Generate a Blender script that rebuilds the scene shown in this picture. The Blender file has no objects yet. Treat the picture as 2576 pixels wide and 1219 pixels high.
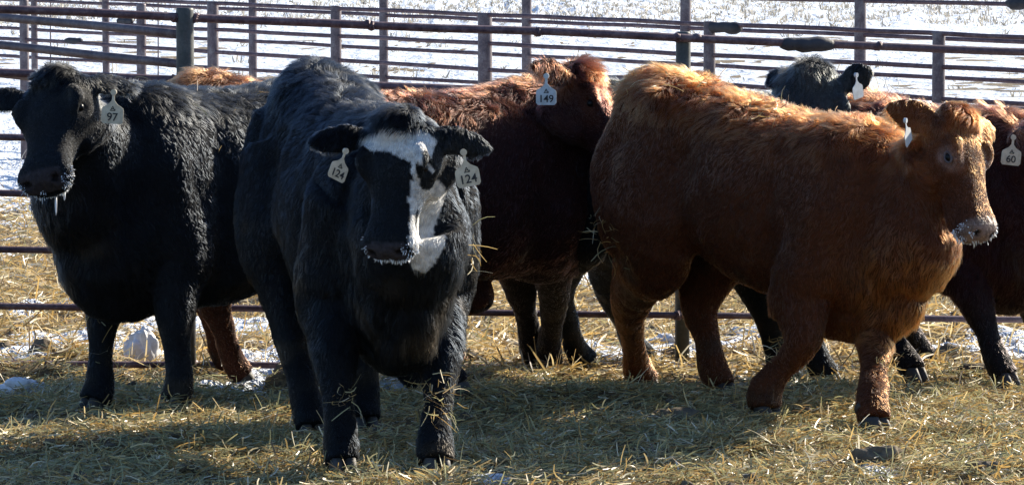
import bpy, math, random
import numpy as np
from mathutils import Vector, Matrix, kdtree

random.seed(7)
RNG = np.random.default_rng(11)
S = bpy.context.scene
COL = S.collection

# ------------------------------------------------------------------ camera
VW, VH = 2576.0, 1219.0          # units in which the photograph was measured
FPX = 8954.0
CAMH = 1.69
YH = -60.0
PITCH = math.atan((VH / 2 - YH) / FPX)
cam_d = bpy.data.cameras.new("camera")
cam_d.sensor_width = 36.0
cam_d.lens = FPX / VW * 36.0
cam_d.clip_start = 0.5
cam_d.clip_end = 3000.0
cam = bpy.data.objects.new("camera", cam_d)
COL.objects.link(cam)
cam.location = (0, 0, CAMH)
cam.rotation_euler = (math.pi / 2 - PITCH, 0, 0)
S.camera = cam

# ------------------------------------------------------------------ world, sun, exposure
SUN_EL = math.radians(27.5)
SUN_AZ = math.radians(48.0)      # to the right of the viewing direction, behind the herd
w = bpy.data.worlds.new("World")
S.world = w
w.use_nodes = True
nt = w.node_tree
nt.nodes.clear()
wo = nt.nodes.new('ShaderNodeOutputWorld')
bg = nt.nodes.new('ShaderNodeBackground')
sky = nt.nodes.new('ShaderNodeTexSky')
sky.sky_type = 'NISHITA'
sky.sun_disc = False
sky.sun_elevation = SUN_EL
sky.sun_rotation = SUN_AZ
sky.air_density = 1.0
sky.dust_density = 0.6
sky.ozone_density = 1.5
bg.inputs['Strength'].default_value = 0.09
tint = nt.nodes.new('ShaderNodeMix')      # clear cold winter air: bluer than the default sky
tint.data_type = 'RGBA'
tint.blend_type = 'MULTIPLY'
tint.inputs[0].default_value = 1.0
tint.inputs[7].default_value = (.82, .98, 1.22, 1)
nt.links.new(sky.outputs[0], tint.inputs[6])
nt.links.new(tint.outputs[2], bg.inputs[0])
nt.links.new(bg.outputs[0], wo.inputs[0])

sd = bpy.data.lights.new("sun", 'SUN')
sd.energy = 5.0
sd.angle = math.radians(0.5)
sd.color = (1.0, 0.90, 0.74)
so = bpy.data.objects.new("sun", sd)
COL.objects.link(so)
sv = Vector((math.sin(SUN_AZ) * math.cos(SUN_EL), math.cos(SUN_AZ) * math.cos(SUN_EL), math.sin(SUN_EL)))
so.rotation_euler = sv.to_track_quat('Z', 'Y').to_euler()

S.view_settings.view_transform = 'Standard'
S.view_settings.look = 'None'
S.view_settings.exposure = 0.98
S.view_settings.gamma = 1.0

# ------------------------------------------------------------------ measuring helpers
cp, sp = math.cos(PITCH), math.sin(PITCH)


def ray(px, py):
    a = (px - VW / 2) / FPX
    b = (VH / 2 - py) / FPX
    return Vector((a, cp + b * sp, -sp + b * cp))


def P(px, py, D):
    r = ray(px, py)
    return Vector((0, 0, CAMH)) + r * (D / r.y)


# ------------------------------------------------------------------ noise in numpy
_T = np.random.default_rng(5).random((64, 64, 64)).astype(np.float32)


def vn3(p):
    i = np.floor(p).astype(np.int64)
    f = p - i
    f = f * f * (3 - 2 * f)
    i0 = i & 63
    i1 = (i + 1) & 63
    x0, y0, z0 = i0[:, 0], i0[:, 1], i0[:, 2]
    x1, y1, z1 = i1[:, 0], i1[:, 1], i1[:, 2]
    fx, fy, fz = f[:, 0], f[:, 1], f[:, 2]
    a = _T[x0, y0, z0] * (1 - fx) + _T[x1, y0, z0] * fx
    b = _T[x0, y1, z0] * (1 - fx) + _T[x1, y1, z0] * fx
    c = _T[x0, y0, z1] * (1 - fx) + _T[x1, y0, z1] * fx
    d = _T[x0, y1, z1] * (1 - fx) + _T[x1, y1, z1] * fx
    return ((a * (1 - fy) + b * fy) * (1 - fz) + (c * (1 - fy) + d * fy) * fz) * 2 - 1


def fbm2(x, y, s, seed=0.0, octv=3):
    r = 0
    amp = 1.0
    for k in range(octv):
        p = np.stack([x / s + 17.3 * k + seed, y / s - 9.1 * k + seed * .7, np.full_like(x, seed * 1.3 + k)], 1)
        r = r + vn3(p) * amp
        amp *= .5
        s = s * .5
    return r


MOUNDS = [  # px, D, radius x, radius y, height
    (1560, 13.92, .50, .16, .050), (1250, 14.0, .45, .35, .045), (300, 12.75, .6, .25, .03),
    (1900, 12.6, .5, .18, .035), (1480, 12.9, .35, .12, .03), (2420, 12.9, .35, .25, .05), (2350, 11.9, .5, .25, .05),
    (60, 15.25, .25, .14, .10), (160, 15.9, .3, .14, .12), (2290, 15.1, .25, .12, .06), (700, 15.2, .16, .10, .07),
    (1650, 15.5, .3, .12, .06), (1180, 15.2, .3, .15, .05), (1790, 14.9, .2, .1, .03), (1050, 11.62, .5, .08, .012)]
MOUNDS = [((m[0] - VW / 2) / FPX * m[1], m[1], m[2], m[3], m[4]) for m in MOUNDS]


def H(x, y):
    x = np.atleast_1d(np.asarray(x, float)).astype(float)
    y = np.atleast_1d(np.asarray(y, float)).astype(float)
    z = -0.060 * np.clip(y - 14.1, 0, 1.9)
    z = z + fbm2(x, y, .42, 3.0, 3) * .026 + fbm2(x, y, 2.4, 8.0, 1) * .02
    cl = np.clip((fbm2(x, y, .16, 21.0, 2) - .25) * 2, 0, 1) * .03
    z = z + cl * np.clip((y - 14.4) * 2, .25, 1)
    for mx, my, rx, ry, h in MOUNDS:
        z = z + h * np.exp(-((x - mx) / rx) ** 2 - ((y - my) / ry) ** 2)
    return z


def Gd(px, py):
    """ground point seen at a measured pixel"""
    r = ray(px, py)
    D = 12.0
    for _ in range(12):
        p = P(px, py, D)
        h = float(H(p.x, p.y)[0])
        D = (CAMH - h) / (-r.z / r.y) if r.z < 0 else D
    return P(px, py, D)


# ------------------------------------------------------------------ object helpers
def link(o, parent=None):
    COL.objects.link(o)
    if parent is not None:
        o.parent = parent
    return o


def tag(o, label=None, cat=None, group=None, kind=None):
    if label:
        o['label'] = label
    if cat:
        o['category'] = cat
    if group:
        o['group'] = group
    if kind:
        o['kind'] = kind
    return o


def empty(name, loc, rz=0.0):
    o = bpy.data.objects.new(name, None)
    o.empty_display_size = .2
    COL.objects.link(o)
    o.location = loc
    o.rotation_euler = (0, 0, rz)
    return o


def mesh_np(name, V, F, mat, parent=None, smooth=True, col=None):
    """V (n,3), F (m,k) integer array or list"""
    me = bpy.data.meshes.new(name)
    V = np.asarray(V, np.float32)
    if isinstance(F, np.ndarray):
        m, k = F.shape
        me.vertices.add(len(V))
        me.vertices.foreach_set('co', V.ravel())
        me.loops.add(m * k)
        me.loops.foreach_set('vertex_index', F.astype(np.int32).ravel())
        me.polygons.add(m)
        me.polygons.foreach_set('loop_start', np.arange(0, m * k, k, dtype=np.int32))
        me.update(calc_edges=True)
    else:
        me.from_pydata([tuple(v) for v in V], [], [tuple(f) for f in F])
        me.update()
    me.validate()
    if smooth:
        me.polygons.foreach_set('use_smooth', np.ones(len(me.polygons), bool))
    if col is not None:
        a = me.attributes.new('col', 'FLOAT_COLOR', 'POINT')
        c = np.ones((len(V), 4), np.float32)
        c[:, :3] = col
        a.data.foreach_set('color', c.ravel())
    if mat:
        me.materials.append(mat)
    o = bpy.data.objects.new(name, me)
    return link(o, parent)


class MB:
    """collects shapes for one mesh"""

    def __init__(s):
        s.V = []
        s.F = []

    def add(s, V, F):
        n = len(s.V)
        s.V += [tuple(v) for v in V]
        s.F += [tuple(i + n for i in f) for f in F]

    def rings(s, R, cap=True):
        k = len(R[0])
        V = [v for r in R for v in r]
        F = []
        for i in range(len(R) - 1):
            for j in range(k):
                a = i * k + j
                b = i * k + (j + 1) % k
                F.append((a, b, b + k, a + k))
        if cap:
            c0 = np.mean(R[0], 0)
            c1 = np.mean(R[-1], 0)
            V += [tuple(c0), tuple(c1)]
            n = len(V)
            for j in range(k):
                F.append((n - 2, (j + 1) % k, j))
                F.append((n - 1, (len(R) - 1) * k + j, (len(R) - 1) * k + (j + 1) % k))
        s.add(V, F)

    def build(s, name, mat, parent=None, smooth=True, col=None):
        return mesh_np(name, np.array(s.V, float), s.F, mat, parent, smooth, col)


def catmull(K, n):
    """smooth interpolation of key rows, n steps per span"""
    K = np.asarray(K, float)
    m = len(K)
    out = []
    for i in range(m - 1):
        p0 = K[max(i - 1, 0)]
        p1 = K[i]
        p2 = K[i + 1]
        p3 = K[min(i + 2, m - 1)]
        for t in np.linspace(0, 1, n, endpoint=False):
            out.append(.5 * ((2 * p1) + (-p0 + p2) * t + (2 * p0 - 5 * p1 + 4 * p2 - p3) * t * t + (-p0 + 3 * p1 - 3 * p2 + p3) * t ** 3))
    out.append(K[-1])
    return np.array(out)


def tube(mb, pts, rad, lat, n=5, k=20, endcap=True):
    """pts: points; rad: (fore-aft radius, lateral radius) per point; lat: lateral axis"""
    K = np.hstack([np.array(pts, float), np.array(rad, float)])
    C = catmull(K, n)
    lat = np.array(lat, float)
    R = []
    for i in range(len(C)):
        a = C[max(i - 1, 0), :3]
        b = C[min(i + 1, len(C) - 1), :3]
        t = b - a
        t = t / (np.linalg.norm(t) + 1e-9)
        l = lat - t * np.dot(lat, t)
        l = l / np.linalg.norm(l)
        f = np.cross(t, l)
        r = []
        for j in range(k):
            q = 2 * math.pi * j / k
            r.append(C[i, :3] + f * math.cos(q) * C[i, 3] + l * math.sin(q) * C[i, 4])
        R.append(np.array(r))
    mb.rings(R)


def rod(mb, a, b, r, k=12, segs=1):
    a = Vector(a)
    b = Vector(b)
    d = (b - a).normalized()
    u = d.orthogonal().normalized()
    v = d.cross(u)
    R = []
    for i in range(segs + 1):
        c = a.lerp(b, i / segs)
        R.append([tuple(c + (u * math.cos(2 * math.pi * j / k) + v * math.sin(2 * math.pi * j / k)) * r) for j in range(k)])
    mb.rings(R)


# ------------------------------------------------------------------ materials
def newmat(name):
    m = bpy.data.materials.new(name)
    m.use_nodes = True
    nt = m.node_tree
    nt.nodes.clear()
    out = nt.nodes.new('ShaderNodeOutputMaterial')
    return m, nt, out


def N(nt, t, **kw):
    n = nt.nodes.new(t)
    for k, v in kw.items():
        if k in n.inputs:
            n.inputs[k].default_value = v
        else:
            setattr(n, k, v)
    return n


def ramp(nt, fac, stops):
    r = nt.nodes.new('ShaderNodeValToRGB')
    els = r.color_ramp.elements
    while len(els) < len(stops):
        els.new(.5)
    for e, (p, c) in zip(els, stops):
        e.position = p
        e.color = (*c, 1)
    nt.links.new(fac, r.inputs[0])
    return r


def simple(name, base, rough=.6, metal=0., noise=None, scale=20., bump=0., spec=.5, coat=0.):
    m, nt, out = newmat(name)
    b = N(nt, 'ShaderNodeBsdfPrincipled', Roughness=rough, Metallic=metal)
    b.inputs['Specular IOR Level'].default_value = spec
    b.inputs['Base Color'].default_value = (*base, 1)
    tc = nt.nodes.new('ShaderNodeTexCoord')
    nz = N(nt, 'ShaderNodeTexNoise', Scale=scale, Detail=6.0, Roughness=.65)
    nt.links.new(tc.outputs['Object'], nz.inputs['Vector'])
    if noise:
        r = ramp(nt, nz.outputs[0], [(.3, base), (.7, noise)])
        nt.links.new(r.outputs[0], b.inputs['Base Color'])
    if bump:
        bp = N(nt, 'ShaderNodeBump', Strength=bump, Distance=.01)
        nt.links.new(nz.outputs[0], bp.inputs['Height'])
        nt.links.new(bp.outputs[0], b.inputs['Normal'])
    nt.links.new(b.outputs[0], out.inputs[0])
    return m


def mat_pipe(name, a, b_, c, dark=1.0):
    m, nt, out = newmat(name)
    b = N(nt, 'ShaderNodeBsdfPrincipled', Roughness=.5, Metallic=.25)
    tc = nt.nodes.new('ShaderNodeTexCoord')
    n1 = N(nt, 'ShaderNodeTexNoise', Scale=9.0, Detail=8.0, Roughness=.7)
    n2 = N(nt, 'ShaderNodeTexNoise', Scale=55.0, Detail=4.0, Roughness=.7)
    nt.links.new(tc.outputs['Object'], n1.inputs['Vector'])
    nt.links.new(tc.outputs['Object'], n2.inputs['Vector'])
    mx = N(nt, 'ShaderNodeMix', data_type='FLOAT')
    mx.inputs[0].default_value = .4
    nt.links.new(n1.outputs[0], mx.inputs[2])
    nt.links.new(n2.outputs[0], mx.inputs[3])
    r = ramp(nt, mx.outputs[0], [(.38, a), (.5, b_), (.62, c)])
    nt.links.new(r.outputs[0], b.inputs['Base Color'])
    rr = ramp(nt, n2.outputs[0], [(.3, (.4,) * 3), (.7, (.75,) * 3)])
    nt.links.new(rr.outputs[0], b.inputs['Roughness'])
    bp = N(nt, 'ShaderNodeBump', Strength=.35, Distance=.003)
    nt.links.new(n2.outputs[0], bp.inputs['Height'])
    nt.links.new(bp.outputs[0], b.inputs['Normal'])
    nt.links.new(b.outputs[0], out.inputs[0])
    return m


def mat_hair(name, rough=.32, radial=.5, ior=1.36):
    m, nt, out = newmat(name)
    h = nt.nodes.new('ShaderNodeBsdfHairPrincipled')
    h.parametrization = 'COLOR'
    h.inputs['Roughness'].default_value = rough
    h.inputs['Radial Roughness'].default_value = radial
    h.inputs['IOR'].default_value = ior
    at = N(nt, 'ShaderNodeAttribute', attribute_name='col')
    nt.links.new(at.outputs['Color'], h.inputs['Color'])
    nt.links.new(h.outputs[0], out.inputs[0])
    return m


def mat_skin(name, dark):
    m, nt, out = newmat(name)
    b = N(nt, 'ShaderNodeBsdfPrincipled', Roughness=.85)
    b.inputs['Specular IOR Level'].default_value = .15
    at = N(nt, 'ShaderNodeAttribute', attribute_name='col')
    tc = nt.nodes.new('ShaderNodeTexCoord')
    nz = N(nt, 'ShaderNodeTexNoise', Scale=60.0, Detail=5.0)
    nt.links.new(tc.outputs['Object'], nz.inputs['Vector'])
    r = ramp(nt, nz.outputs[0], [(.3, (.55,) * 3), (.7, (1.15,) * 3)])
    mx = N(nt, 'ShaderNodeMix', data_type='RGBA', blend_type='MULTIPLY')
    mx.inputs[0].default_value = 1
    nt.links.new(at.outputs['Color'], mx.inputs[6])
    nt.links.new(r.outputs[0], mx.inputs[7])
    nt.links.new(mx.outputs[2], b.inputs['Base Color'])
    bp = N(nt, 'ShaderNodeBump', Strength=.6, Distance=.01)
    nt.links.new(nz.outputs[0], bp.inputs['Height'])
    nt.links.new(bp.outputs[0], b.inputs['Normal'])
    nt.links.new(b.outputs[0], out.inputs[0])
    return m


def mat_straw():
    m, nt, out = newmat('straw')
    at = N(nt, 'ShaderNodeAttribute', attribute_name='col')
    b = N(nt, 'ShaderNodeBsdfPrincipled', Roughness=.38)
    b.inputs['Specular IOR Level'].default_value = .5
    tr = nt.nodes.new('ShaderNodeBsdfTranslucent')
    nt.links.new(at.outputs['Color'], b.inputs['Base Color'])
    nt.links.new(at.outputs['Color'], tr.inputs['Color'])
    mx = N(nt, 'ShaderNodeMixShader')
    mx.inputs[0].default_value = .38
    nt.links.new(b.outputs[0], mx.inputs[1])
    nt.links.new(tr.outputs[0], mx.inputs[2])
    nt.links.new(mx.outputs[0], out.inputs[0])
    return m


def mat_ground():
    m, nt, out = newmat('ground_litter')
    b = N(nt, 'ShaderNodeBsdfPrincipled', Roughness=.85)
    tc = nt.nodes.new('ShaderNodeTexCoord')
    n1 = N(nt, 'ShaderNodeTexNoise', Scale=2.2, Detail=6.0, Roughness=.6)
    n2 = N(nt, 'ShaderNodeTexNoise', Scale=38.0, Detail=8.0, Roughness=.75)
    for n in (n1, n2):
        nt.links.new(tc.outputs['Object'], n.inputs['Vector'])
    r1 = ramp(nt, n2.outputs[0], [(.32, (.035, .024, .012)), (.5, (.16, .11, .05)), (.68, (.38, .28, .12))])
    r2 = ramp(nt, n2.outputs[0], [(.35, (.03, .022, .015)), (.65, (.12, .09, .06))])
    f = ramp(nt, n1.outputs[0], [(.5, (0,) * 3), (.62, (1,) * 3)])
    mx = N(nt, 'ShaderNodeMix', data_type='RGBA')
    nt.links.new(f.outputs[0], mx.inputs[0])
    nt.links.new(r1.outputs[0], mx.inputs[6])
    nt.links.new(r2.outputs[0], mx.inputs[7])
    nt.links.new(mx.outputs[2], b.inputs['Base Color'])
    bp = N(nt, 'ShaderNodeBump', Strength=1.0, Distance=.03)
    nt.links.new(n2.outputs[0], bp.inputs['Height'])
    nt.links.new(bp.outputs[0], b.inputs['Normal'])
    nt.links.new(b.outputs[0], out.inputs[0])
    return m


def mat_snow():
    m, nt, out = newmat('snow')
    b = N(nt, 'ShaderNodeBsdfPrincipled', Roughness=.55)
    b.inputs['Specular IOR Level'].default_value = .35
    tc = nt.nodes.new('ShaderNodeTexCoord')
    mp = N(nt, 'ShaderNodeMapping')
    mp.inputs['Scale'].default_value = (1, .5, 1)
    nt.links.new(tc.outputs['Object'], mp.inputs['Vector'])
    n1 = N(nt, 'ShaderNodeTexNoise', Scale=1.6, Detail=7.0, Roughness=.62)
    nt.links.new(mp.outputs[0], n1.inputs['Vector'])
    n2 = N(nt, 'ShaderNodeTexNoise', Scale=30.0, Detail=6.0, Roughness=.7)
    nt.links.new(tc.outputs['Object'], n2.inputs['Vector'])
    # litter blown over the snow
    r = ramp(nt, n2.outputs[0], [(.60, (.82, .88, .96)), (.80, (.72, .72, .72))])
    nt.links.new(r.outputs[0], b.inputs['Base Color'])
    bp = N(nt, 'ShaderNodeBump', Strength=1.0, Distance=1.1)
    nt.links.new(n1.outputs[0], bp.inputs['Height'])
    nt.links.new(bp.outputs[0], b.inputs['Normal'])
    nt.links.new(b.outputs[0], out.inputs[0])
    return m


M = {}
M['rust'] = mat_pipe('rusty_pipe', (.05, .028, .034), (.11, .062, .070), (.20, .14, .14))
M['rust2'] = mat_pipe('weathered_pipe', (.06, .045, .052), (.13, .095, .10), (.22, .19, .19))
M['darkpost'] = mat_pipe('dark_post', (.03, .034, .032), (.06, .062, .058), (.11, .11, .10))
M['straw'] = mat_straw()
M['ground'] = mat_ground()
M['snow'] = mat_snow()
M['hair'] = mat_hair('red_hair')
M['blackhair'] = mat_hair('black_hair', .4, .6, 1.17)
M['skin'] = mat_skin('hide', 1)
M['hoof'] = simple('hoof_horn', (.02, .018, .016), .6, noise=(.06, .05, .04), scale=40, bump=.3)
M['eye'] = simple('eye_gloss', (.005, .004, .004), .3, spec=.2)
M['lid'] = simple('eyelid_skin', (.07, .045, .045), .5, noise=(.13, .09, .085), scale=60, bump=.3)
M['darklid'] = simple('dark_eyelid', (.008, .007, .008), .5)
M['tag'] = simple('tag_plastic', (.68, .60, .45), .5, noise=(.40, .32, .21), scale=26)
M['tagw'] = simple('pale_tag_plastic', (.66, .69, .70), .5, noise=(.42, .42, .40), scale=26)
M['ink'] = simple('tag_ink', (.012, .012, .016), .6)
M['nose'] = simple('wet_nose', (.05, .04, .045), .3, noise=(.13, .09, .085), scale=45, bump=.5)
M['ice'] = simple('frost', (.80, .85, .90), .5, noise=(.7, .74, .8), scale=60)
M['clod'] = simple('frozen_clod', (.05, .04, .03), .9, noise=(.2, .15, .09), scale=18, bump=1.0)
M['dsnow'] = simple('dirty_snow', (.82, .84, .88), .6, noise=(.45, .42, .38), scale=14, bump=.8)
M['rubber'] = simple('sleeve_rubber', (.015, .015, .02), .7, noise=(.05, .045, .05), scale=12, bump=.5)
M['stalk'] = simple('dry_stalk', (.20, .15, .09), .7, noise=(.32, .25, .15), scale=8)


# ------------------------------------------------------------------ ground and snow
def axis(parts):
    out = []
    for a, b, s in parts:
        out += list(np.arange(a, b, s))
    return out


def grow(a, b, s, g):
    o = [a]
    while o[-1] < b:
        s *= g
        o.append(o[-1] + s)
    return o


def grid(xs, ys, zf, name, mat):
    X, Y = np.meshgrid(xs, ys)
    x = X.ravel()
    y = Y.ravel()
    z = zf(x, y)
    nx, ny = len(xs), len(ys)
    i = np.arange(nx * ny).reshape(ny, nx)
    F = np.stack([i[:-1, :-1], i[:-1, 1:], i[1:, 1:], i[1:, :-1]], -1).reshape(-1, 4)
    return mesh_np(name, np.stack([x, y, z], 1), F, mat)


xr = grow(3.2, 420, .05, 1.09)
xs = [-v for v in reversed(xr)] + list(np.arange(-3.15, 3.2, .028)) + xr
ys = [-v for v in reversed(grow(-10.6, 60, .3, 1.3))] + list(np.arange(10.8, 17.5, .03)) + grow(17.5, 900, .04, 1.018)
g = grid(xs, ys, H, 'ground', M['ground'])
tag(g, kind='structure')


SNOWP = [(Gd(px, py), r) for px, py, r in ((360, 905, .22), (600, 988, .17), (70, 1196, .13), (1268, 1054, .10), (985, 965, .14), (2030, 993, .13),
    (1680, 835, .25), (40, 945, .22), (700, 885, .25), (2390, 880, .25), (2470, 838, .2), (1240, 905, .25), (2560, 870, .2), (1640, 905, .18), (380, 838, .3), (150, 860, .3))]


def snow_h(x, y):
    base = H(x, y)
    far = np.clip((y - 24.0) / 8.0, 0, 1)
    far = far * far * (3 - 2 * far)
    n = fbm2(x, y, .42, 40.0, 3)
    n2 = fbm2(x, y, 1.5, 44.0, 2)
    thr = 1.0 - .60 * np.clip((y - 14.6) / 1.2, 0, 1) + .15 * np.clip((y - 17) / 4, 0, 1)
    p = n * .7 + n2 * .5 - thr
    for q, r in SNOWP:
        p = p + .62 * np.exp(-((x - q.x) / r) ** 2 - ((y - q.y) / (r * 2.2)) ** 2)
    near = np.clip(p, -.12, .35) * .09
    # bumpy drifts far out
    d1 = fbm2(x, y * .45, 2.2, 60.0, 3) * .035 + fbm2(x, y * .4, .7, 65.0, 2) * .012
    rough = np.clip((y - 110) / 30, 0, 1)
    d2 = np.abs(fbm2(x, y * .35, .9, 70.0, 3)) * .34 * rough
    farh = .03 + d1 + d2
    return base + near * (1 - far) + farh * far


xr = grow(3.2, 420, .06, 1.07)
xs = [-v for v in reversed(xr)] + list(np.arange(-3.15, 3.2, .035)) + xr
ys = list(np.arange(10.9, 17.5, .04)) + grow(17.5, 900, .045, 1.0135)
g = grid(xs, ys, snow_h, 'snow_field', M['snow'])
tag(g, kind='structure')


# ------------------------------------------------------------------ loose blades
def blades(name, pos, length, width, az, pit, curve, col, mat, parent=None, roll=None):
    n = len(pos)
    d = np.stack([np.cos(az) * np.cos(pit), np.sin(az) * np.cos(pit), np.sin(pit)], 1)
    side = np.stack([-np.sin(az), np.cos(az), np.zeros(n)], 1)
    up = np.cross(d, side)
    if roll is None:
        roll = RNG.uniform(-1.3, 1.3, n)
    w_ = side * np.cos(roll)[:, None] + up * np.sin(roll)[:, None]
    nrm = np.cross(d, w_)
    V = np.zeros((n, 8, 3), np.float32)
    for k, t in enumerate((0, .34, .67, 1)):
        c = pos + d * (length * t)[:, None] + (up * .7 + side * .7) * (curve * length * (t - t * t) * 1.5)[:, None]
        ww = w_ * (width * (1 - .35 * (t == 1)))[:, None]
        V[:, 2 * k] = c - ww
        V[:, 2 * k + 1] = c + ww
    i = np.arange(n)[:, None] * 8
    F = np.concatenate([i + np.array([[0, 1, 3, 2]]), i + np.array([[2, 3, 5, 4]]), i + np.array([[4, 5, 7, 6]])], 0)
    C = np.repeat(col, 8, axis=0)
    return mesh_np(name, V.reshape(-1, 3), F, mat, parent, smooth=False, col=C)


STR = np.array([(.66, .47, .19), (.56, .36, .12), (.76, .60, .31), (.38, .25, .09), (.46, .42, .22), (.32, .31, .16), (.20, .13, .06), (.82, .74, .55)])


def straw_cols(n, wts):
    idx = RNG.choice(len(STR), n, p=np.array(wts) / sum(wts))
    return STR[idx] * RNG.uniform(.75, 1.15, (n, 1))


def straw_area(name, n, y0, y1, l0, l1, w0, w1, up, wts, zl, cover=0.22):
    u = RNG.random(n)
    k = 1.6
    y = (y0 ** (-k) + u * (y1 ** (-k) - y0 ** (-k))) ** (-1 / k)
    x = RNG.uniform(-1, 1, n) * (y * .152 + .25)
    side_ = (RNG.random(n) < .22)
    x = np.where(side_, np.sign(x) * (y * .152 + .2 + RNG.random(n) * 1.6), x)
    m = fbm2(x, y, .5, 90.0, 2)
    keep = m > (RNG.random(n) * 1.2 - 1.2 + cover)
    x, y = x[keep], y[keep]
    sn = snow_h(x, y) - H(x, y)
    keep = (sn < .006) | (RNG.random(len(x)) < .30) | (y > 22)
    x, y = x[keep], y[keep]
    n = len(x)
    clump = fbm2(x, y, .13, 95.0, 2)
    z = H(x, y) + RNG.random(n) ** 2 * zl * (1 + clump)
    L = RNG.uniform(l0, l1, n) * RNG.uniform(.5, 1.3, n)
    W = RNG.uniform(w0, w1, n)
    # neighbouring blades lie roughly parallel, in wisps
    az = fbm2(x, y, .3, 33.0, 2) * 3.0 + RNG.normal(0, 1.0, n)
    az = np.where(RNG.random(n) < .35, RNG.uniform(0, 6.28, n), az)
    pit = np.abs(RNG.normal(0, .22, n))
    st = RNG.random(n) < up
    pit = np.where(st, RNG.uniform(.4, 1.3, n), pit)
    return blades(name, np.stack([x, y, z], 1), L, W, az, pit, RNG.normal(0, .25, n), straw_cols(n, wts), M['straw'])


o = straw_area('hay_litter', 180000, 10.9, 16.0, .025, .085, .0013, .0030, .07, (2.5, 2.5, 1.6, 2, 6, 6, 2, 1), .04)
tag(o, 'loose green gold hay trampled round the hooves', 'hay', kind='stuff')
o = straw_area('chaff', 205000, 10.9, 16.4, .008, .035, .0008, .0022, .10, (3, 3, 2, 3, 3, 3, 4, .8), .022, .08)
tag(o, 'short trampled chaff between the longer stalks of hay', 'chaff', kind='stuff')
o = straw_area('straw_bedding', 110000, 15.4, 30.0, .06, .17, .0022, .0045, .08, (5, 4, 5, 2, 1, .6, 2, 2), .05, -.05)
tag(o, 'golden straw bedding spread beyond the pipe fence', 'straw', kind='stuff')

# stubble and weeds in the snow field
n = 6500
u = RNG.random(n)
y = np.where(u < .08, RNG.uniform(30, 110, n), 118 + RNG.random(n) ** 1.3 * 280)
x = RNG.uniform(-1, 1, n) * (y * .16)
cn = fbm2(x, y * .5, 5.0, 12.0, 2)
keep = ((cn > .2) & (RNG.random(n) < .5)) | (RNG.random(n) < .04) | (y > 128)
x, y = x[keep], y[keep]
m = 7
n = len(x)
xx = np.repeat(x, m) + RNG.normal(0, .09, n * m)
yy = np.repeat(y, m) + RNG.normal(0, .12, n * m)
zz = snow_h(xx, yy) - .01
cc = np.array([(.42, .38, .31)]) * RNG.uniform(.5, 1.4, (n * m, 1))
sc = np.repeat(RNG.uniform(.5, 1.3, n), m)
o = blades('stubble', np.stack([xx, yy, zz], 1), RNG.uniform(.07, .20, n * m) * sc * np.where(yy > 100, 1.5, 1), np.full(n * m, .006) * (1 + yy / 60), RNG.uniform(0, 6.28, n * m),
           RNG.uniform(.5, 1.5, n * m), RNG.normal(0, .4, n * m), cc, M['straw'])
tag(o, 'dry stubble and weeds poking through the snow field', 'stubble', kind='stuff')


# ------------------------------------------------------------------ fences
class Plane:
    def __init__(s, a, b):      # (px, D) twice
        s.a = P(a[0], 500, a[1])
        s.b = P(b[0], 500, b[1])
        s.a.z = s.b.z = 0
        s.d = (s.b - s.a)
        s.n = Vector((-s.d.y, s.d.x, 0))

    def at(s, px, py, off=0.0):
        r = ray(px, py)
        c = Vector((0, 0, CAMH))
        t = (s.a - c).dot(s.n) / r.dot(s.n)
        return c + r * (t + off)


def pipe_rail(name, a, b, r, mat, root, sag=.0):
    """a pipe with slight unevenness along its length"""
    mb = MB()
    L = (b - a).length
    k = max(4, int(L / .5))
    pts = []
    for i in range(k + 1):
        p = a.lerp(b, i / k)
        if 0 < i < k:
            p = p + Vector((0, random.uniform(-1, 1) * .003, random.uniform(-1, 1) * .004 - sag * 4 * (i / k) * (1 - i / k)))
        pts.append(tuple(p - root.location))
    tube(mb, pts, [(r, r)] * len(pts), (0, 0, 1), n=2, k=12)
    return mb.build(name, mat, root)


def post(name, plane, px, ytop, r, mat, root, top=True, back=.0):
    p = plane.at(px, ytop)
    q = plane.a + plane.n.normalized() * back
    p = p + plane.n.normalized() * back
    gz = float(H(p.x, p.y)[0])
    mb = MB()
    a = Vector((p.x, p.y, gz - .3)) - root.location
    b = Vector((p.x, p.y, p.z)) - root.location
    R = []
    K = 16
    for (z, rr) in ((a.z, r), (b.z * .5, r * 1.01), (b.z - .012, r), (b.z - .003, r * .96), (b.z, r * .85)):
        R.append([(a.x + math.cos(2 * math.pi * j / K) * rr, a.y + math.sin(2 * math.pi * j / K) * rr, z) for j in range(K)])
    mb.rings(R)
    o = mb.build(name, mat, root)
    return o


def collar(plane, px, py, r, L, root, mat, name='pipe_sleeve', off=0):
    a = plane.at(px - L / 2, py - L * .02)
    b = plane.at(px + L / 2, py + L * .02)
    mb = MB()
    K = 7
    pts = [tuple(a.lerp(b, i / K) - root.location + Vector((0, 0, random.uniform(-.004, .004)))) for i in range(K + 1)]
    rad = [(r * random.uniform(.8, 1.1),) * 2 for i in range(K + 1)]
    rad[0] = rad[-1] = (r * .6, r * .6)
    tube(mb, pts, rad, (0, 0, 1), n=2, k=10)
    return mb.build(name, mat, root)


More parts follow.
